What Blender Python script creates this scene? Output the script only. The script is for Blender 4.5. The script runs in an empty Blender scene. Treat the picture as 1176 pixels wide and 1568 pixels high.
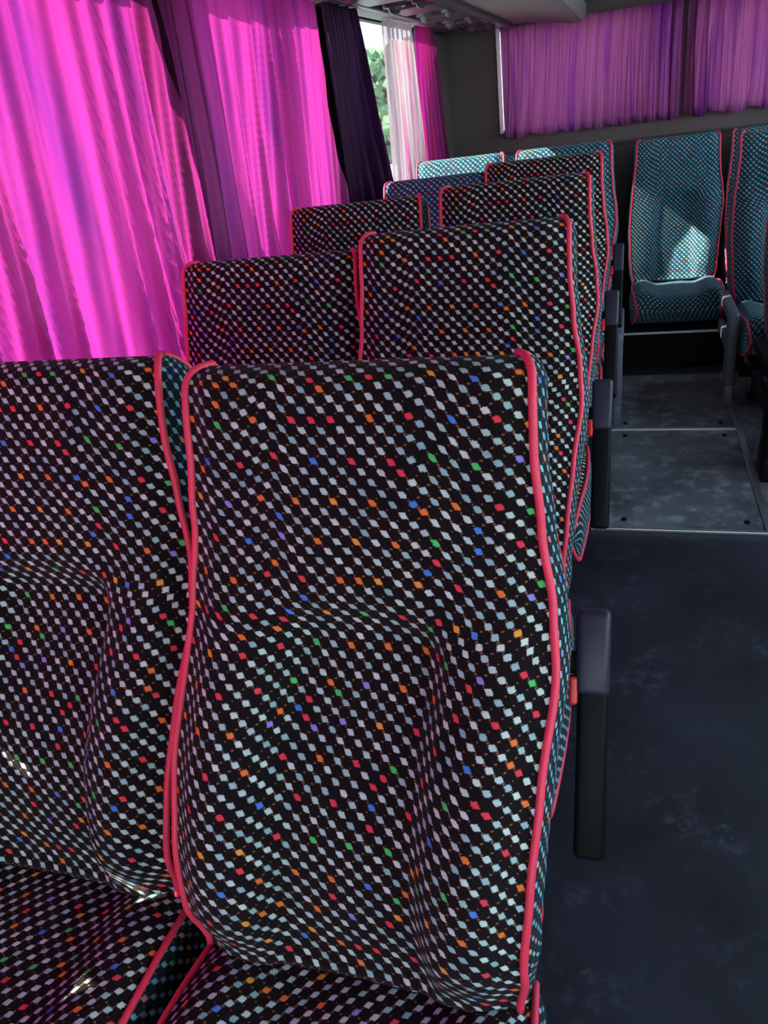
import bpy, bmesh, math, random
from mathutils import Vector, Matrix
random.seed(4)
S = bpy.context.scene
S.view_settings.view_transform = 'Standard'
S.view_settings.look = 'None'
S.view_settings.exposure = 0.0
COL = S.collection

# ---------------------------------------------------------------- node helpers
def newmat(name):
    m = bpy.data.materials.new(name); m.use_nodes = True
    nt = m.node_tree; nt.nodes.clear()
    out = nt.nodes.new('ShaderNodeOutputMaterial')
    return m, nt, out
def N(nt, typ, **kw):
    n = nt.nodes.new(typ)
    for k, v in kw.items(): setattr(n, k, v)
    return n
def setin(nt, sock, v):
    if hasattr(v, 'is_output') or isinstance(v, bpy.types.NodeSocket): nt.links.new(v, sock)
    elif isinstance(v, (tuple, list)):
        sock.default_value = tuple(v) if len(v) == 4 or len(sock.default_value) == 3 else tuple(v) + (1,)
    else: sock.default_value = v
def M(nt, op, a, b=0.0, c=None):
    n = N(nt, 'ShaderNodeMath', operation=op)
    setin(nt, n.inputs[0], a); setin(nt, n.inputs[1], b)
    if c is not None: setin(nt, n.inputs[2], c)
    return n.outputs[0]
def MIX(nt, f, a, b):
    n = N(nt, 'ShaderNodeMix', data_type='RGBA')
    setin(nt, n.inputs[0], f); setin(nt, n.inputs[6], a); setin(nt, n.inputs[7], b)
    return n.outputs[2]
def RAMP(nt, f, stops, interp='LINEAR'):
    n = N(nt, 'ShaderNodeValToRGB'); cr = n.color_ramp; cr.interpolation = interp
    while len(cr.elements) < len(stops): cr.elements.new(0.5)
    for e, (p, c) in zip(cr.elements, stops):
        e.position = p; e.color = tuple(c) + (1,) if len(c) == 3 else c
    setin(nt, n.inputs[0], f)
    return n.outputs[0]
def NOISE(nt, vec, scale, detail=3, rough=0.5):
    n = N(nt, 'ShaderNodeTexNoise'); n.inputs['Scale'].default_value = scale
    n.inputs['Detail'].default_value = detail; n.inputs['Roughness'].default_value = rough
    if vec is not None: nt.links.new(vec, n.inputs['Vector'])
    return n.outputs[0]
def BSDF(nt, out, col, rough=0.5, metal=0.0, spec=0.5, normal=None, **kw):
    b = N(nt, 'ShaderNodeBsdfPrincipled')
    setin(nt, b.inputs['Base Color'], col); setin(nt, b.inputs['Roughness'], rough)
    b.inputs['Metallic'].default_value = metal; b.inputs['Specular IOR Level'].default_value = spec
    for k, v in kw.items(): setin(nt, b.inputs[k.replace('_', ' ')], v)
    if normal is not None: nt.links.new(normal, b.inputs['Normal'])
    nt.links.new(b.outputs[0], out.inputs[0]); return b
def BUMP(nt, h, strength, dist=0.002):
    n = N(nt, 'ShaderNodeBump'); n.inputs['Strength'].default_value = strength
    n.inputs['Distance'].default_value = dist; nt.links.new(h, n.inputs['Height']); return n.outputs[0]

def fabric(name, base, dot, dot2, accent=1.0, s=0.0188):
    m, nt, out = newmat(name)
    uv = N(nt, 'ShaderNodeUVMap'); uv.uv_map = 'UVMap'
    wn_ = N(nt, 'ShaderNodeTexNoise'); wn_.inputs['Scale'].default_value = 7; wn_.inputs['Detail'].default_value = 1
    nt.links.new(uv.outputs[0], wn_.inputs['Vector'])
    vs_ = N(nt, 'ShaderNodeVectorMath', operation='SCALE'); nt.links.new(wn_.outputs[1], vs_.inputs[0]); vs_.inputs['Scale'].default_value = .008
    va_ = N(nt, 'ShaderNodeVectorMath', operation='ADD'); nt.links.new(uv.outputs[0], va_.inputs[0]); nt.links.new(vs_.outputs[0], va_.inputs[1])
    sep = N(nt, 'ShaderNodeSeparateXYZ'); nt.links.new(va_.outputs[0], sep.inputs[0])
    U, V = sep.outputs[0], sep.outputs[1]
    k = 1.0 / (s * math.sqrt(2))
    a = M(nt, 'MULTIPLY', M(nt, 'ADD', U, V), k); b = M(nt, 'MULTIPLY', M(nt, 'SUBTRACT', U, V), k)
    ia, ib = M(nt, 'FLOOR', a), M(nt, 'FLOOR', b)
    fa, fb = M(nt, 'SUBTRACT', M(nt, 'SUBTRACT', a, ia), 0.5), M(nt, 'SUBTRACT', M(nt, 'SUBTRACT', b, ib), 0.5)
    du, dv = M(nt, 'ADD', fa, fb), M(nt, 'SUBTRACT', fa, fb)
    wob = M(nt, 'MULTIPLY', M(nt, 'SUBTRACT', NOISE(nt, uv.outputs[0], 480, 1), 0.5), 0.30)
    p_ = M(nt, 'ABSOLUTE', M(nt, 'ADD', du, M(nt, 'MULTIPLY', dv, 0.5)))
    q_ = M(nt, 'ABSOLUTE', M(nt, 'MULTIPLY', dv, 1.02))
    e1 = M(nt, 'MAXIMUM', p_, q_)
    e2 = M(nt, 'MULTIPLY', M(nt, 'ADD', p_, q_), .70)
    e = M(nt, 'ADD', M(nt, 'MULTIPLY', e1, .85), M(nt, 'MULTIPLY', e2, .15))
    e = M(nt, 'ADD', e, wob)
    mask = N(nt, 'ShaderNodeMapRange', interpolation_type='SMOOTHSTEP')
    nt.links.new(e, mask.inputs[0]); mask.inputs[1].default_value = 0.385; mask.inputs[2].default_value = 0.27
    mask = mask.outputs[0]
    cv = N(nt, 'ShaderNodeCombineXYZ'); nt.links.new(ia, cv.inputs[0]); nt.links.new(ib, cv.inputs[1])
    wn = N(nt, 'ShaderNodeTexWhiteNoise', noise_dimensions='2D'); nt.links.new(cv.outputs[0], wn.inputs['Vector'])
    wv = wn.outputs[0]
    acc = RAMP(nt, wv, [(0, (.95, .03, .07)), (.34, (1.0, .20, .02)), (.6, (1.0, .38, .04)), (.74, (.08, .65, .16)), (.85, (.06, .24, .85)), (.94, (.35, .28, .9))], 'CONSTANT')
    lat = M(nt, 'FLOORED_MODULO', M(nt, 'ADD', ia, M(nt, 'MULTIPLY', ib, 3.0)), 8.0)
    isacc = M(nt, 'LESS_THAN', lat, 0.5)
    sepc = N(nt, 'ShaderNodeSeparateColor'); nt.links.new(wn.outputs[1], sepc.inputs[0])
    rnd2 = M(nt, 'GREATER_THAN', sepc.outputs[1], 0.955)
    isacc = M(nt, 'MAXIMUM', isacc, rnd2)
    isacc = M(nt, 'MULTIPLY', isacc, accent)
    thr = N(nt, 'ShaderNodeTexWave', wave_type='BANDS', bands_direction='DIAGONAL'); thr.inputs['Scale'].default_value = 330
    thr.inputs['Distortion'].default_value = 1.0
    nt.links.new(uv.outputs[0], thr.inputs['Vector'])
    dotc = MIX(nt, M(nt, 'MULTIPLY', sepc.outputs[2], 0.95), dot, dot2)
    dc = MIX(nt, isacc, dotc, acc)
    dc = MIX(nt, M(nt, 'MULTIPLY', thr.outputs[1], 0.30), dc, tuple(x * .25 for x in dot))
    cor = M(nt, 'MAXIMUM', M(nt, 'ABSOLUTE', M(nt, 'SUBTRACT', M(nt, 'ABSOLUTE', du), 0.5)), M(nt, 'MULTIPLY', M(nt, 'ABSOLUTE', M(nt, 'SUBTRACT', M(nt, 'ABSOLUTE', dv), 0.5)), 1.6))
    cm = M(nt, 'MULTIPLY', M(nt, 'LESS_THAN', cor, 0.14), M(nt, 'GREATER_THAN', sepc.outputs[0], 0.35))
    bc = MIX(nt, M(nt, 'MULTIPLY', cm, .8), base, (.34, .13, .05))
    col = MIX(nt, mask, bc, dc)
    h = M(nt, 'ADD', M(nt, 'MULTIPLY', mask, 1.0), M(nt, 'MULTIPLY', thr.outputs[1], 0.5))
    BSDF(nt, out, col, 0.95, spec=0.06, normal=BUMP(nt, h, 0.5, 0.0012), Sheen_Weight=.05, Sheen_Roughness=.5)
    return m

def plain(name, col, rough=0.5, metal=0.0, spec=0.5, nscale=30, namt=0.25, bump=0.1):
    m, nt, out = newmat(name)
    tc = N(nt, 'ShaderNodeTexCoord')
    n = NOISE(nt, tc.outputs['Object'], nscale, 4)
    c = MIX(nt, n, tuple(x * (1 - namt) for x in col), tuple(min(1, x * (1 + namt)) for x in col))
    BSDF(nt, out, c, rough, metal, spec, normal=BUMP(nt, n, bump))
    return m

def curtain_mat(name, cA, cB, trans=0.75, clear=0.0, gl=.04):
    m, nt, out = newmat(name)
    tc = N(nt, 'ShaderNodeTexCoord')
    mp = N(nt, 'ShaderNodeMapping'); nt.links.new(tc.outputs['Object'], mp.inputs[0])
    mp.inputs['Scale'].default_value = (1, 1, .12)
    n = NOISE(nt, mp.outputs[0], 7.5, 4, .65)
    f = RAMP(nt, n, [(.47, (0, 0, 0)), (.66, (1, 1, 1))])
    n2 = NOISE(nt, tc.outputs['Object'], 600, 2)
    col = MIX(nt, f, cA, cB)
    col = MIX(nt, M(nt, 'MULTIPLY', n2, 0.3), col, tuple(x * .4 for x in cA))
    d = N(nt, 'ShaderNodeBsdfDiffuse'); nt.links.new(col, d.inputs[0])
    g = N(nt, 'ShaderNodeBsdfGlossy'); g.inputs['Roughness'].default_value = .42; setin(nt, g.inputs[0], (.7, .35, .75, 1))
    t = N(nt, 'ShaderNodeBsdfTranslucent'); nt.links.new(col, t.inputs[0])
    mx = N(nt, 'ShaderNodeMixShader'); mx.inputs[0].default_value = trans
    nt.links.new(d.outputs[0], mx.inputs[1]); nt.links.new(t.outputs[0], mx.inputs[2])
    m2 = N(nt, 'ShaderNodeMixShader'); m2.inputs[0].default_value = gl
    nt.links.new(mx.outputs[0], m2.inputs[1]); nt.links.new(g.outputs[0], m2.inputs[2])
    last = m2
    if clear > 0:
        tr = N(nt, 'ShaderNodeBsdfTransparent')
        m3 = N(nt, 'ShaderNodeMixShader'); m3.inputs[0].default_value = clear
        nt.links.new(m2.outputs[0], m3.inputs[1]); nt.links.new(tr.outputs[0], m3.inputs[2]); last = m3
    nt.links.new(last.outputs[0], out.inputs[0])
    return m

FAB = fabric('seat_fabric_black', (.011, .007, .009), (.76, .83, .82), (.28, .50, .57))
FABS = fabric('seat_fabric_side', (.008, .020, .030), (.34, .66, .78), (.16, .42, .62), accent=.7)
FABB = fabric('seat_fabric_daylit', (.014, .065, .10), (.40, .70, .80), (.20, .48, .62), accent=.85)  # rear-seat copy of the fabric, bluish daylight painted in as a teal tint
PIPE = plain('piping_red', (.90, .045, .11), .5, nscale=300, namt=.15)
PLAST = plain('black_plastic', (.004, .004, .005), .5, spec=.12, nscale=200)
GREY = plain('grey_plastic', (.12, .12, .16), .45, nscale=200)
LAV = plain('armrest_plastic', (.030, .024, .050), .4, spec=.3, nscale=200, namt=.1)
REDB = plain('red_button', (.8, .02, .02), .35, namt=.05)
METAL = plain('brushed_metal', (.65, .65, .68), .4, metal=1.0, nscale=120)
DARK = plain('wall_panel_dark', (.03, .027, .027), .7, nscale=60)
TAUPE = plain('wall_panel_taupe', (.12, .095, .095), .7, nscale=250)
CEIL = plain('ceiling_fabric', (.45, .43, .43), .9, nscale=300)
RACK = plain('rack_felt', (.34, .30, .29), .85, nscale=350, namt=.35)
RACKP = plain('rack_plastic', (.10, .09, .095), .35, nscale=100)

FLOORM, nt, out = newmat('floor_vinyl_navy')
tc = N(nt, 'ShaderNodeTexCoord')
n1 = NOISE(nt, tc.outputs['Object'], 1.8, 4, .55); n2 = NOISE(nt, tc.outputs['Object'], 26, 6, .75)
n3 = NOISE(nt, tc.outputs['Object'], 4.5, 3, .6)
c = RAMP(nt, n1, [(.35, (.010, .009, .014)), (.65, (.026, .024, .042))])
sc = RAMP(nt, n2, [(.48, (0, 0, 0)), (.76, (1, 1, 1))])
pt = RAMP(nt, n3, [(.50, (.05, .05, .05)), (.68, (1, 1, 1))])
c = MIX(nt, M(nt, 'MULTIPLY', M(nt, 'MULTIPLY', sc, pt), .8), c, (.13, .13, .18))
BSDF(nt, out, c, RAMP(nt, n1, [(.3, (.40,)*3), (.7, (.6,)*3)]), spec=.35, normal=BUMP(nt, n2, .12, .002))
PANELM, nt, out = newmat('floor_panel_grey')
tc = N(nt, 'ShaderNodeTexCoord')
n1 = NOISE(nt, tc.outputs['Object'], 3.0, 6, .65); n2 = NOISE(nt, tc.outputs['Object'], 12, 5, .7)
c = RAMP(nt, n1, [(.35, (.060, .060, .078)), (.7, (.18, .185, .215))])
c = MIX(nt, RAMP(nt, n2, [(.52, (0, 0, 0)), (.82, (.7, .7, .7))]), c, (.50, .52, .56))
BSDF(nt, out, c, .42, normal=BUMP(nt, n2, .15, .002))

GLASS, nt, out = newmat('window_glass')
tr = N(nt, 'ShaderNodeBsdfTransparent'); setin(nt, tr.inputs[0], (.93, .97, .96, 1))
gl = N(nt, 'ShaderNodeBsdfGlossy'); gl.inputs['Roughness'].default_value = .02
mx = N(nt, 'ShaderNodeMixShader'); mx.inputs[0].default_value = .06
nt.links.new(tr.outputs[0], mx.inputs[1]); nt.links.new(gl.outputs[0], mx.inputs[2]); nt.links.new(mx.outputs[0], out.inputs[0])

# ---------------------------------------------------------------- mesh helpers
def obj(name, me, mat=None, parent=None, loc=None):
    o = bpy.data.objects.new(name, me); COL.objects.link(o)
    if mat is not None and len(me.materials) == 0: me.materials.append(mat)
    if parent: o.parent = parent
    if loc: o.location = loc
    return o
def smooth(me):
    for p in me.polygons: p.use_smooth = True
def sst(a, b, x):
    t = max(0, min(1, (x - a) / (b - a))); return t * t * (3 - 2 * t)
def boxbm(bm, x0, x1, y0, y1, z0, z1, bev=0.0, seg=2):
    b2 = bmesh.new(); bmesh.ops.create_cube(b2, size=1)
    for v in b2.verts:
        v.co = Vector((x0 + (v.co.x + .5) * (x1 - x0), y0 + (v.co.y + .5) * (y1 - y0), z0 + (v.co.z + .5) * (z1 - z0)))
    if bev > 0: bmesh.ops.bevel(b2, geom=b2.edges[:], offset=bev, segments=seg, affect='EDGES', profile=.5)
    tmp = bpy.data.meshes.new('t'); b2.to_mesh(tmp); b2.free(); bm.from_mesh(tmp); bpy.data.meshes.remove(tmp)
def boxes(name, lst, bev=0.0):
    bm = bmesh.new()
    for b in lst: boxbm(bm, *b, bev=bev)
    me = bpy.data.meshes.new(name); bm.to_mesh(me); bm.free(); return me
def tube_geom(pts, r, seg=8):
    vs, fs = [], []
    n = len(pts)
    up = Vector((1, 0, 0))
    for i, p in enumerate(pts):
        t = (pts[min(i + 1, n - 1)] - pts[max(i - 1, 0)]).normalized()
        a = up - t * up.dot(t)
        if a.length < 1e-3: a = Vector((0, 0, 1)) - t * t.z
        a.normalize(); b = t.cross(a)
        for k in range(seg):
            w = 2 * math.pi * k / seg
            vs.append(p + (a * math.cos(w) + b * math.sin(w)) * r)
    for i in range(n - 1):
        for k in range(seg):
            k2 = (k + 1) % seg
            fs.append((i * seg + k, i * seg + k2, (i + 1) * seg + k2, (i + 1) * seg + k))
    fs.append(tuple(range(seg))[::-1]); fs.append(tuple((n - 1) * seg + k for k in range(seg)))
    return vs, fs
def tubes(name, paths, r, seg=8):
    V, F = [], []
    for p in paths:
        v, f = tube_geom([Vector(q) for q in p], r, seg); o = len(V)
        V += v; F += [tuple(i + o for i in q) for q in f]
    me = bpy.data.meshes.new(name); me.from_pydata([tuple(v) for v in V], [], F); smooth(me); return me

def pillow(name, L, R, T, hwf, front, org, e, n, piper=.0056, NT=80, NA=8, NU=73, E=lambda t: 0.0, XO=lambda t: 0.0):
    e, n, org = Vector(e).normalized(), Vector(n).normalized(), Vector(org)
    X = Vector((1, 0, 0))
    rows = [(k / NT * (L - R), 0.0) for k in range(NT + 1)] + [(L - R + R * math.sin(a), a) for a in [math.pi / 2 * k / NA for k in range(1, NA + 1)]]
    verts, uvs = [], []
    pF, pB = {1: [], -1: []}, {1: [], -1: []}
    us = []
    for j in range(NU):
        u = -1 + 2 * j / (NU - 1); us.append(math.copysign(abs(u) ** .9, u))
    ncol = 0
    prev = None; vc = [0.0] * NU; pl = 0.0
    for (l, a) in rows:
        t = l / L; ca = math.cos(a)
        hw = hwf(t) - .022 * (1 - ca)
        Tt = T(t); row = []
        Et = E(t)
        cur = [Et + front(u, t) for u in us]
        if a == 0:
            if prev is not None:
                vc = [v + math.hypot(l - pl, c - p) for v, c, p in zip(vc, cur, prev)]
            prev = cur; pl = l; va = vc
        else:
            va = [v + a * (R + Tt / 2) / 2 for v in vc]
        oo = org + n * Et + X * XO(t)
        def D(f): return -Tt / 2 + (f + Tt / 2) * ca
        bk = D(-Tt)
        fr = [(u * hw, D(front(u, t))) for u in us]
        cum = [0.0]
        for p, q in zip(fr, fr[1:]): cum.append(cum[-1] + math.hypot(q[0] - p[0], q[1] - p[1]))
        mid = cum[NU // 2]; cum = [c - mid for c in cum]
        eL, eR = cum[0], cum[-1]
        for j in range(6): row.append((-(hw + .004) * j / 5.0, bk, eL - Tt - .25 * (1 - j / 5.0), va[0]))
        fe = fr[0][1]
        for j in range(1, 5):
            q = j / 5; row.append((-(hw + .004 * (1 - q)) - .012 * math.sin(q * math.pi), bk + (fe - bk) * q, eL - Tt * (1 - q), va[0]))
        for (x, d), c, v in zip(fr, cum, va): row.append((x, d, c, v))
        fe = fr[-1][1]
        for j in range(1, 5):
            q = 1 - j / 5; row.append(((hw + .004 * (1 - q)) + .012 * math.sin(q * math.pi), bk + (fe - bk) * q, eR + Tt * (1 - q), va[-1]))
        for j in range(5, -1, -1): row.append(((hw + .004) * j / 5.0, bk, eR + Tt + .25 * (1 - j / 5.0), va[-1]))
        ncol = len(row)
        for (x, d, uu, vv) in row:
            verts.append(oo + X * x + e * l + n * d); uvs.append((uu, vv))
        for s_ in (1, -1):
            pF[s_].append(oo + X * (s_ * (hw + .001)) + e * (l + .002 * (1 - ca)) + n * D(front(s_, t)))
            pB[s_].append(oo + X * (s_ * (hw + .004)) + e * (l + .002 * (1 - ca)) + n * bk)
    F = []; MI = []
    nr = len(rows)
    for i in range(nr - 1):
        for j in range(ncol - 1):
            F.append((i * ncol + j, i * ncol + j + 1, (i + 1) * ncol + j + 1, (i + 1) * ncol + j))
            MI.append(1 if (5 <= j <= 9 or 9 + NU <= j <= 13 + NU) else 0)
    F.append(tuple(range(ncol))[::-1]); MI.append(0)
    me = bpy.data.meshes.new(name); me.from_pydata([tuple(v) for v in verts], [], F)
    ul = me.uv_layers.new(name='UVMap')
    for lp in me.loops: ul.data[lp.index].uv = uvs[lp.vertex_index]
    bm = bmesh.new(); bm.from_mesh(me); bmesh.ops.recalc_face_normals(bm, faces=bm.faces); bm.to_mesh(me); bm.free()
    smooth(me)
    pm = tubes(name + '_piping', [pF[1] + pB[1][::-1], pF[-1] + pB[-1][::-1]], piper)
    pm.materials.append(PIPE)
    return me, pm, MI

# ---------------------------------------------------------------- seat meshes
TH = math.atan2(.342, .775); LB = .850
def lerp_pts(pts, t):
    if t <= pts[0][0]: return pts[0][1]
    for (a, b), (c, d) in zip(pts, pts[1:]):
        if t <= c: return b + (d - b) * sst(a, c, t)
    return pts[-1][1]
def hwb(t):
    return lerp_pts([(0, .228), (.08, .240), (.22, .248), (.38, .256), (.52, .260), (.62, .255), (.75, .242), (.86, .234), (1, .233)], t)
def Eb(t):
    return lerp_pts([(0, .030), (.2, .042), (.66, -.016), (.95, .022), (1, .021)], t)
def Xo(t):
    return lerp_pts([(0, -.006), (.15, -.012), (.35, -.010), (.55, 0), (.8, -.004), (1, -.006)], t)
def frontb(u, t):
    au = abs(u)
    wch = .44 + .06 * (1 - sst(0, .25, t))
    chan = sst(wch - .10, wch + .08, au)
    m = 1 - sst(.560, .645, t + .12 * au * au)
    d = 0.0
    d += -.038 * (1 - chan) * m * sst(-.05, .10, t)
    d += .032 * math.exp(-((au - .70) / .22) ** 2) * (1 - sst(.35, .80, t)) * sst(-.1, .2, t)
    d += .016 * math.exp(-((t - .72) / .14) ** 2) * (1 - .85 * sst(.3, .85, au))
    d += .012 * math.exp(-((t - .24) / .14) ** 2) * (1 - chan)
    d -= .018 * sst(.80, 1, au)
    d -= .03 * (1 - sst(0, .10, t))
    d += .0018 * math.sin(7 * u + 3 * t) * math.sin(13 * t + 2 * u)
    d += .0008 * math.sin(23 * u + 9 * t) * math.sin(31 * t - 12 * u) * (1 - sst(.8, 1, au))
    return d
Tb = lambda t: .172 - .058 * sst(.4, .95, t)
e_b = (0, math.sin(TH), math.cos(TH)); n_b = (0, -math.cos(TH), math.sin(TH))
BACK, BPIPE, MIB = pillow('seat_back', LB, .034, Tb, hwb, frontb, (0, 0, .45), e_b, n_b, E=Eb, XO=Xo)
def hwc(t): return .236 + .012 * math.sin(min(1, t * 1.1) * math.pi)
def frontc(u, t):
    au = abs(u)
    d = .034 * sst(.4, .75, au) * sst(-.2, .3, t) - .022 * sst(.84, 1, au)
    d += .012 * math.sin(t * math.pi) * (1 - au)
    d += .002 * math.sin(9 * u + 5 * t) * math.sin(11 * t + u)
    return d
CUSH, CPIPE, MIC = pillow('seat_cushion', .55, .06, lambda t: .15, hwc, frontc, (0, .07, .425), (0, -1, .06), (0, .06, 1))
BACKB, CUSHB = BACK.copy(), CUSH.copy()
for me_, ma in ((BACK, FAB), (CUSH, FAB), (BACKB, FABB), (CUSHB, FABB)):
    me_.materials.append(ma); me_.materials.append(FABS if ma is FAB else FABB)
for me_, mi in ((BACK, MIB), (CUSH, MIC), (BACKB, MIB), (CUSHB, MIC)):
    for p, k in zip(me_.polygons, mi): p.material_index = k

BASE = boxes('seat_base', [(-.2, .2, -.40, .06, .20, .275, ), (-.17, -.13, -.36, -.30, 0, .22), (.13, .17, -.36, -.30, 0, .22),
                           (-.17, -.13, -.02, .04, 0, .22), (.13, .17, -.02, .04, 0, .22), (-.19, .19, -.37, -.29, 0, .02), (-.19, .19, -.03, .05, 0, .02)], .006)
BASE.materials.append(PLAST)
def armrest_up():
    bm = bmesh.new()
    boxbm(bm, -.021, .021, -.026, .026, -.17, .17, bev=.008, seg=3)
    me = bpy.data.meshes.new('armrest_pad'); bm.to_mesh(me); bm.free(); smooth(me); me.materials.append(PLAST)
    bm = bmesh.new()
    boxbm(bm, -.024, .022, -.030, .012, .06, .178, bev=.009, seg=3)
    boxbm(bm, -.026, -.016, .0, .05, .05, .12, bev=.004)
    me2 = bpy.data.meshes.new('armrest_cap'); bm.to_mesh(me2); bm.free(); smooth(me2); me2.materials.append(LAV)
    bm = bmesh.new()
    boxbm(bm, -.055, -.02, -.012, .012, .085, .115, bev=.004)
    me3 = bpy.data.meshes.new('armrest_hinge'); bm.to_mesh(me3); bm.free(); me3.materials.append(PLAST)
    bm = bmesh.new()
    boxbm(bm, -.032, -.020, -.028, -.006, .045, .085, bev=.004)
    me4 = bpy.data.meshes.new('recline_button'); bm.to_mesh(me4); bm.free(); me4.materials.append(REDB)
    return me, me2, me3, me4
ARM = armrest_up()
def armrest_down():
    bm = bmesh.new()
    boxbm(bm, -.024, .024, -.40, .06, .40, .455, bev=.012, seg=3)
    boxbm(bm, -.024, .022, -.425, -.335, .10, .45, bev=.014, seg=3)
    boxbm(bm, -.016, .014, -.36, .06, .24, .30, bev=.006)
    boxbm(bm, -.02, .02, -.44, -.30, .0, .11, bev=.008)
    me = bpy.data.meshes.new('armrest_frame'); bm.to_mesh(me); bm.free(); smooth(me); me.materials.append(GREY); return me
ARMD = armrest_down()
ARMK = ARMD.copy(); ARMK.materials.clear(); ARMK.materials.append(PLAST)

def seat(x, y, fab='k', arm=0, armtype='up', dz=0.0, tilt=0.0):
    root = bpy.data.objects.new('bus_seat', None); COL.objects.link(root); root.location = (x, y, dz)
    root.empty_display_size = .2
    b = obj('seat_back', BACK if fab == 'k' else BACKB, parent=root); p = obj('seat_back_piping', BPIPE, parent=root)
    for o in (b, p):
        if tilt:
            o.matrix_local = Matrix.Translation((0, 0, .45)) @ Matrix.Rotation(tilt, 4, 'X') @ Matrix.Translation((0, 0, -.45))
    obj('seat_cushion', CUSH if fab == 'k' else CUSHB, parent=root); obj('seat_cushion_piping', CPIPE, parent=root)
    bo = obj('seat_base', BASE, parent=root); bo.location = (0, 0, -dz)
    if arm:
        if armtype == 'up':
            for me in ARM:
                o = obj(me.name, me, parent=root)
                o.matrix_local = Matrix.Translation((arm * .302, .275, .69)) @ Matrix.Rotation(-.50, 4, 'X') @ (Matrix.Scale(arm, 4, (1, 0, 0)))
        else:
            o = obj('armrest', ARMD if armtype == 'down' else ARMK, parent=root); o.location = (arm * .288, 0, -dz)
    return root
P = .862; Y0 = .535
XA, XW = -.330, -.878
seat(XA, Y0, 'k', 1); seat(XW, Y0 + .06, 'k')
seat(XA - .014, Y0 + P, 'k', 1, dz=.03); seat(XW + .036, Y0 + P + .02, 'k', tilt=-.02)
seat(XA - .01, Y0 + 2 * P, 'k', 1, dz=.03); seat(XW - .006, Y0 + 2 * P + .02, 'k', dz=.01)
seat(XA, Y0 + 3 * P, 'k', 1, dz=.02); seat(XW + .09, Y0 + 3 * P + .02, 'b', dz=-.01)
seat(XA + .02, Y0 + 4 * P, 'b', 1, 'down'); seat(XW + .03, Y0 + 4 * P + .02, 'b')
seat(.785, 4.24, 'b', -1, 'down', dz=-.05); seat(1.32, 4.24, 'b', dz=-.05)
seat(.845, 3.40, 'k', -1, 'k'); seat(1.37, 3.40, 'k')
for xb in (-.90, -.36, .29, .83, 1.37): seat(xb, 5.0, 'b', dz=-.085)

# ---------------------------------------------------------------- shell
XL, XR, YF, YR, H = -1.27, 1.68, -3.0, 6.1, 2.15
obj('floor', boxes('floor', [(XL - .06, XR + .06, YF, YR + .1, -.08, 0)]), FLOORM)
obj('floor_panel_aisle', boxes('fp', [(-.10, .505, 2.57, 3.495, 0, .006), (-.10, .505, 3.515, 4.28, 0, .006), (.53, 1.55, 2.57, 4.28, 0, .006)]), PANELM)
obj('trim_1', boxes('tr', [(-.10, .53, 2.55, 2.57, 0, .012), (-.10, .505, 3.495, 3.515, 0, .012), (.505, .53, 2.57, 4.28, 0, .012), (.53, 1.55, 2.55, 2.57, 0, .012)], .002), METAL)
obj('rear_step', boxes('rs', [(-.04, .53, 4.46, 4.60, 0, .21), (-.04, .53, 4.43, 4.47, .17, .21)], .006), PLAST)
obj('trim_2', boxes('tr2', [(-.03, .52, 4.42, 4.43, .196, .208)], .002), METAL)
scr = bpy.data.meshes.new('hatch_screws'); bm = bmesh.new()
for (sx, sy) in [(.45, 2.63), (.02, 2.63), (.45, 3.43), (.02, 3.43), (.45, 3.58), (.02, 3.58)]:
    bmesh.ops.create_cone(bm, cap_ends=True, segments=14, radius1=.011, radius2=.009, depth=.006, matrix=Matrix.Translation((sx, sy, .009)))
bm.to_mesh(scr); bm.free(); obj('hatch_screws', scr, PLAST)

obj('ceiling', boxes('ceil', [(XL - .06, XR + .06, YF, YR + .1, H, H + .06)]), CEIL)
def wall_with_windows(name, x, t, wins, z0, z1, mat):
    l = [(x, x + t, YF, YR, 0, z0), (x, x + t, YF, YR, z1, H)]
    ys = [YF] + [v for w in wins for v in w] + [YR]
    for a, b in zip(ys[0::2], ys[1::2]): l.append((x, x + t, a, b, z0, z1))
    return obj(name, boxes(name, l), mat)
WL = [(-2.8, -.62), (-.54, 2.04), (2.31, 3.40), (3.82, 5.44)]
wall_with_windows('wall_left', XL - .06, .06, WL, .85, 1.93, DARK)
WR = [(-2.8, -.6), (-.5, 1.9), (2.0, 3.7), (3.8, 5.5)]
wall_with_windows('wall_right', XR, .06, WR, .85, 1.93, DARK)
def panes(xc, ws, start):
    for i, (a, b) in enumerate(ws):
        root = bpy.data.objects.new('window_%d' % (start + i), None); COL.objects.link(root)
        obj('glass', boxes('g', [(xc - .003, xc + .003, a + .03, b - .03, .88, 1.90)]), GLASS, root)
        obj('frame', boxes('f', [(xc - .02, xc + .02, a, a + .03, .85, 1.93), (xc - .02, xc + .02, b - .03, b, .85, 1.93),
                                 (xc - .02, xc + .02, a + .03, b - .03, .85, .88), (xc - .02, xc + .02, a + .03, b - .03, 1.9, 1.93)]), PLAST, root)
panes(XL - .03, WL, 1); panes(XR + .03, WR, 5)
obj('trim_3', boxes('pl', [(XL, XL + .02, 2.05, 2.30, .8, 1.89), (XL, XL + .02, 3.41, 3.81, .8, 1.89)], .005), DARK)
obj('trim_4', boxes('pl', [(XL, XL + .03, 5.47, YR, .8, 1.89)], .005), TAUPE)
RX0, RX1, RZ0, RZ1 = -.86, 1.32, 1.25, 1.86
obj('wall_back', boxes('wb', [(XL, XR, YR, YR + .06, 0, RZ0), (XL, XR, YR, YR + .06, RZ1, H), (XL, RX0, YR, YR + .06, RZ0, RZ1), (RX1, XR, YR, YR + .06, RZ0, RZ1),
                              (.28, .40, YR, YR + .06, RZ0, RZ1)]), TAUPE)
root = bpy.data.objects.new('window_9', None); COL.objects.link(root)
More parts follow.
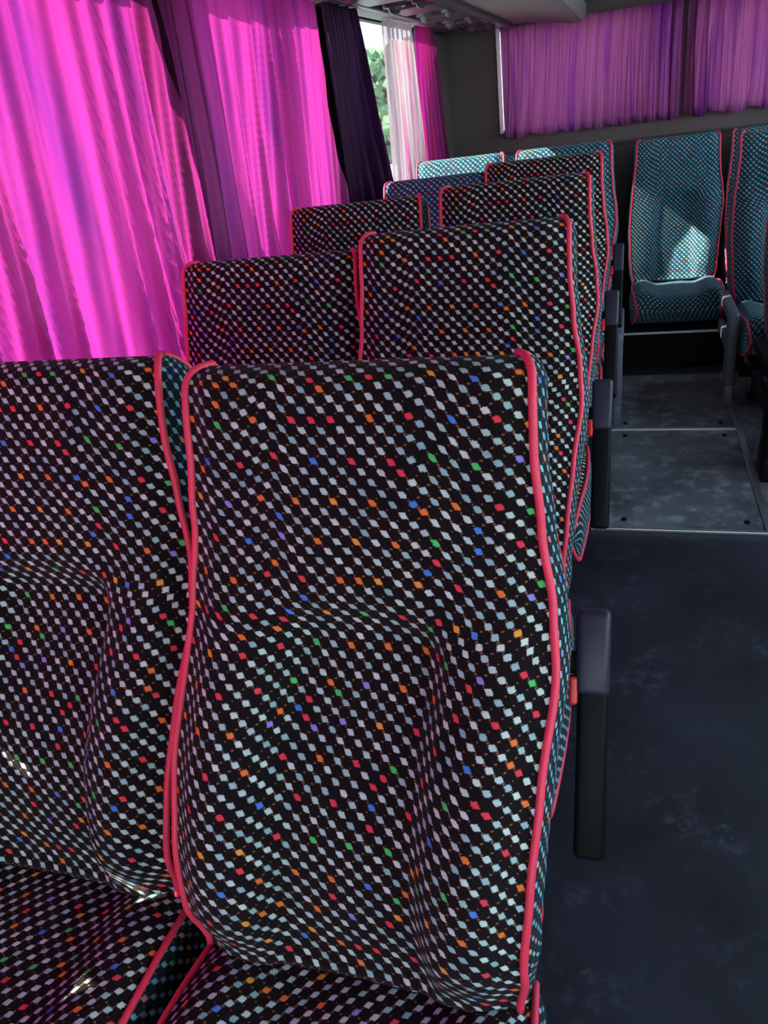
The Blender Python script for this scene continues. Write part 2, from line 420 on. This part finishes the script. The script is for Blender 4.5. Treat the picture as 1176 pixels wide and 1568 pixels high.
obj('glass', boxes('g', [(RX0, .28, YR + .03, YR + .036, RZ0, RZ1), (.40, RX1, YR + .03, YR + .036, RZ0, RZ1)]), GLASS, root)
obj('frame', boxes('f', [(RX0 - .03, RX0, YR - .02, YR, RZ0 - .02, RZ1 + .02)], .003), METAL, root)
obj('parcel_shelf', boxes('ps', [(XL + .14, XR, 5.62, YR, .0, 1.10)], .02), DARK)
obj('wall_front', boxes('wf', [(XL, XR, YF - .06, YF, 0, .7), (XL, XR, YF - .06, YF, 1.95, H), (XL, XL + .1, YF - .06, YF, .7, 1.95), (XR - .1, XR, YF - .06, YF, .7, 1.95)]), DARK)
root = bpy.data.objects.new('window_10', None); COL.objects.link(root)
obj('windshield', boxes('g', [(XL + .1, XR - .1, YF - .03, YF - .025, .7, 1.95)]), GLASS, root)

# ---------------------------------------------------------------- luggage rack
root = bpy.data.objects.new('luggage_rack', None); COL.objects.link(root)
prof = [(-1.265, 1.905), (-.95, 1.905), (-.55, 1.868), (-.36, 1.832), (-.31, 1.840), (-.285, 1.870), (-.285, 1.93), (-.32, 1.98), (-.36, 2.0), (-.36, 1.94), (-.6, 1.93), (-1.265, 1.95)]
bm = bmesh.new(); ya, yb = -2.9, 6.03
A = [bm.verts.new((x, ya, z)) for x, z in prof]; B = [bm.verts.new((x, yb, z)) for x, z in prof]
for i in range(len(prof)):
    j = (i + 1) % len(prof); bm.faces.new((A[i], A[j], B[j], B[i]))
bm.faces.new(A[::-1]); bm.faces.new(B)
me = bpy.data.meshes.new('rack_shelf'); bm.to_mesh(me); bm.free(); obj('rack_shelf', me, RACK, root)
obj('rack_service_rail', boxes('rr', [(-1.10, -1.07, -2.9, 6.0, 1.88, 1.915), (-.80, -.76, -2.9, 6.0, 1.86, 1.91)], .006), RACKP, root)
bm = bmesh.new()
for k in range(9):
    y = .75 + k * .62
    for (dx, r) in [(-1.0, .05), (-.88, .038)]:
        bmesh.ops.create_cone(bm, cap_ends=True, segments=28, radius1=r, radius2=r * 1.2, depth=.022, matrix=Matrix.Translation((dx, y, 1.893)))
        bmesh.ops.create_uvsphere(bm, u_segments=20, v_segments=10, radius=r * .62, matrix=Matrix.Translation((dx, y, 1.883)))
    boxbm(bm, -1.06, -.84, y + .1, y + .4, 1.878, 1.91, bev=.008)
me = bpy.data.meshes.new('service_units'); bm.to_mesh(me); bm.free(); obj('service_units', me, RACKP, root)

# ---------------------------------------------------------------- curtains
def curtain(name, mat, a0, a1, z0, z1, base, axis='y', amp=.022, lam=.115, b0=None, b1=None, lean=0.0, seed=0, hem=0.0, edge=.012):
    rnd = random.Random(seed)
    b0 = a0 if b0 is None else b0; b1 = a1 if b1 is None else b1
    ph = [rnd.uniform(0, 6.28) for _ in range(8)]
    wid = abs(a1 - a0); nu = int(max(60, wid / lam * 30)); nz = 44
    vs, fs = [], []
    for i in range(nz + 1):
        q = i / nz
        for j in range(nu + 1):
            s = j / nu
            top = a0 + (a1 - a0) * s; bot = b0 + (b1 - b0) * s
            al = top + (bot - top) * (q ** .8)
            w = s * wid
            env = min(1, s * wid / .05, (1 - s) * wid / .05)
            ph_n = 2 * math.pi * (w + lean * q * (1 + .5 * math.sin(w * 3 + ph[7]))) / lam + 1.9 * math.sin(w * 5.1 + ph[0]) + 1.2 * math.sin(w * 11 + ph[1]) + .9 * math.sin(q * 2.6 + w * 4 + ph[4])
            am = amp * (.55 + .75 * math.sin(w * 3.3 + ph[2] + q) ** 2) * (.5 + .65 * q)
            sv = math.sin(ph_n); sv = math.copysign(abs(sv) ** .8, sv)
            o = am * sv + am * .40 * math.sin(2.17 * ph_n + ph[3] + 2 * q) + am * .16 * math.sin(5.3 * ph_n + 9 * q) + .010 * math.sin(w * 2.1 + q * 2 + ph[5])
            al += edge * math.cos(ph_n) * q * env
            zz = z1 + (z0 - z1) * q + hem * q * math.sin(ph_n * .5 + ph[6])
            vs.append((base + o, al, zz) if axis == 'y' else (al, base + o, zz))
    for i in range(nz):
        for j in range(nu):
            k = i * (nu + 1) + j; fs.append((k, k + 1, k + nu + 2, k + nu + 1))
    me = bpy.data.meshes.new(name); me.from_pydata(vs, [], fs); smooth(me)
    return obj(name, me, mat)
PINK = curtain_mat('curtain_pink', (.35, .020, .185), (.19, .014, .165), .76)
PALE = curtain_mat('curtain_pale', (.34, .25, .27), (.36, .05, .17), .7, clear=.12)
DKP = curtain_mat('curtain_dark', (.015, .003, .016), (.04, .004, .06), .15, gl=.03)
MAG = curtain_mat('curtain_magenta', (.30, .008, .09), (.10, .006, .15), .7)
MAUVE = curtain_mat('curtain_mauve', (.20, .038, .120), (.12, .015, .13), .70)
XC = -1.195
curtain('window_curtain', PINK, -.55, 2.075, .82, 1.90, XC, seed=1, amp=.036, lam=.15, lean=.12)
curtain('window_curtain', PINK, -2.85, -.62, .82, 1.90, XC, seed=2)
curtain('window_curtain', PINK, 2.105, 3.38, .82, 1.90, XC, seed=3, lean=.10, amp=.028, lam=.12)
curtain('window_curtain', DKP, 3.39, 3.84, .82, 1.90, XC + .02, seed=4, amp=.035, lam=.09, b0=3.5, b1=4.14)
curtain('window_curtain', PALE, 4.42, 5.0, .82, 1.90, XC - .02, seed=5, amp=.024, lam=.10, b0=4.3)
curtain('window_curtain', MAG, 5.06, 5.50, .82, 1.90, XC, seed=6, amp=.03, lam=.10, b0=4.98, b1=5.6)
curtain('rear_window_curtain', MAUVE, -.852, .325, 1.20, 1.872, YR - .05, 'x', seed=7, amp=.022, lam=.085, hem=.014)
curtain('rear_window_curtain', MAUVE, .345, 1.34, 1.20, 1.872, YR - .05, 'x', seed=8, amp=.022, lam=.085, hem=.014)

# ---------------------------------------------------------------- outside
GR = plain('asphalt', (.25, .26, .25), .9, nscale=2)
LEAF = plain('foliage', (.09, .16, .07), .8, nscale=3, namt=.6)
BARK = plain('bark', (.12, .08, .05), .9, nscale=10)
me = bpy.data.meshes.new('ground'); me.from_pydata([(-80, -80, -1.1), (80, -80, -1.1), (80, 80, -1.1), (-80, 80, -1.1)], [], [(0, 1, 2, 3)])
obj('ground', me, GR)
for i, (tx, ty, th) in enumerate([(-8.6, 27, 4.1), (-7.2, 28, 4.3), (-10.4, 29, 3.5), (-12.5, 30, 4.0)]):
    root = bpy.data.objects.new('tree', None); COL.objects.link(root); root.location = (tx, ty, -1.1)
    bm = bmesh.new()
    for k in range(260):
        r = random.uniform(.10, .30)
        an = random.uniform(0, 6.28); zz = random.uniform(th * .2, th); rr = 1.8 * math.sqrt(random.random()) * math.sin(math.pi * min(1, (zz / th - .10) / .98))
        mt = Matrix.Translation((rr * math.cos(an), rr * math.sin(an), zz))
        bmesh.ops.create_icosphere(bm, subdivisions=2, radius=r, matrix=mt)
    for v in bm.verts: v.co += Vector((random.uniform(-.10, .10), random.uniform(-.10, .10), random.uniform(-.10, .10)))
    me = bpy.data.meshes.new('crown'); bm.to_mesh(me); bm.free(); obj('crown', me, LEAF, root)
    obj('trunk', tubes('trunk', [[(0, 0, 0), (.05, 0, th * .3), (0, .05, th * .6)]], .18), BARK, root)

# ---------------------------------------------------------------- light
w = bpy.data.worlds.new('World'); S.world = w; w.use_nodes = True
bg = w.node_tree.nodes['Background']
nt = w.node_tree
tc = N(nt, 'ShaderNodeTexCoord'); sp = N(nt, 'ShaderNodeSeparateXYZ'); nt.links.new(tc.outputs['Generated'], sp.inputs[0])
rc = RAMP(nt, sp.outputs[2], [(0.0, (.92, .97, 1.0)), (.5, (.58, .82, 1.0))])
nt.links.new(rc, bg.inputs[0]); bg.inputs[1].default_value = 6.0
sl = bpy.data.lights.new('sun', 'SUN'); sl.energy = 20; sl.angle = .01; sl.color = (1, .91, .78)
so = bpy.data.objects.new('sun', sl); COL.objects.link(so); so.location = (-5, -2, 6)
so.rotation_euler = Vector((.76, .34, -.56)).to_track_quat('-Z', 'Y').to_euler()

# ---------------------------------------------------------------- camera
f = 1150.0
Fv = Vector((377, -672, 1150)).normalized()
Xv = Vector((.9527, .025, 0)); Xv.z = -(Xv.x * Fv.x + Xv.y * Fv.y) / Fv.z; Xv.normalize()
Dv = Fv.cross(Xv)
cx = Vector((Xv.x, Fv.x, -Dv.x)); cu = -Vector((Xv.y, Fv.y, -Dv.y)); cb = -Vector((Xv.z, Fv.z, -Dv.z))
mt = Matrix(((cx.x, cu.x, cb.x, 0), (cx.y, cu.y, cb.y, 0), (cx.z, cu.z, cb.z, 1.5), (0, 0, 0, 1)))
cam = bpy.data.cameras.new('camera'); co = bpy.data.objects.new('camera', cam); COL.objects.link(co)
co.matrix_world = mt
cam.sensor_fit = 'VERTICAL'; cam.sensor_height = 24; cam.lens = 24 * f / 1568; cam.clip_start = .02
S.camera = co
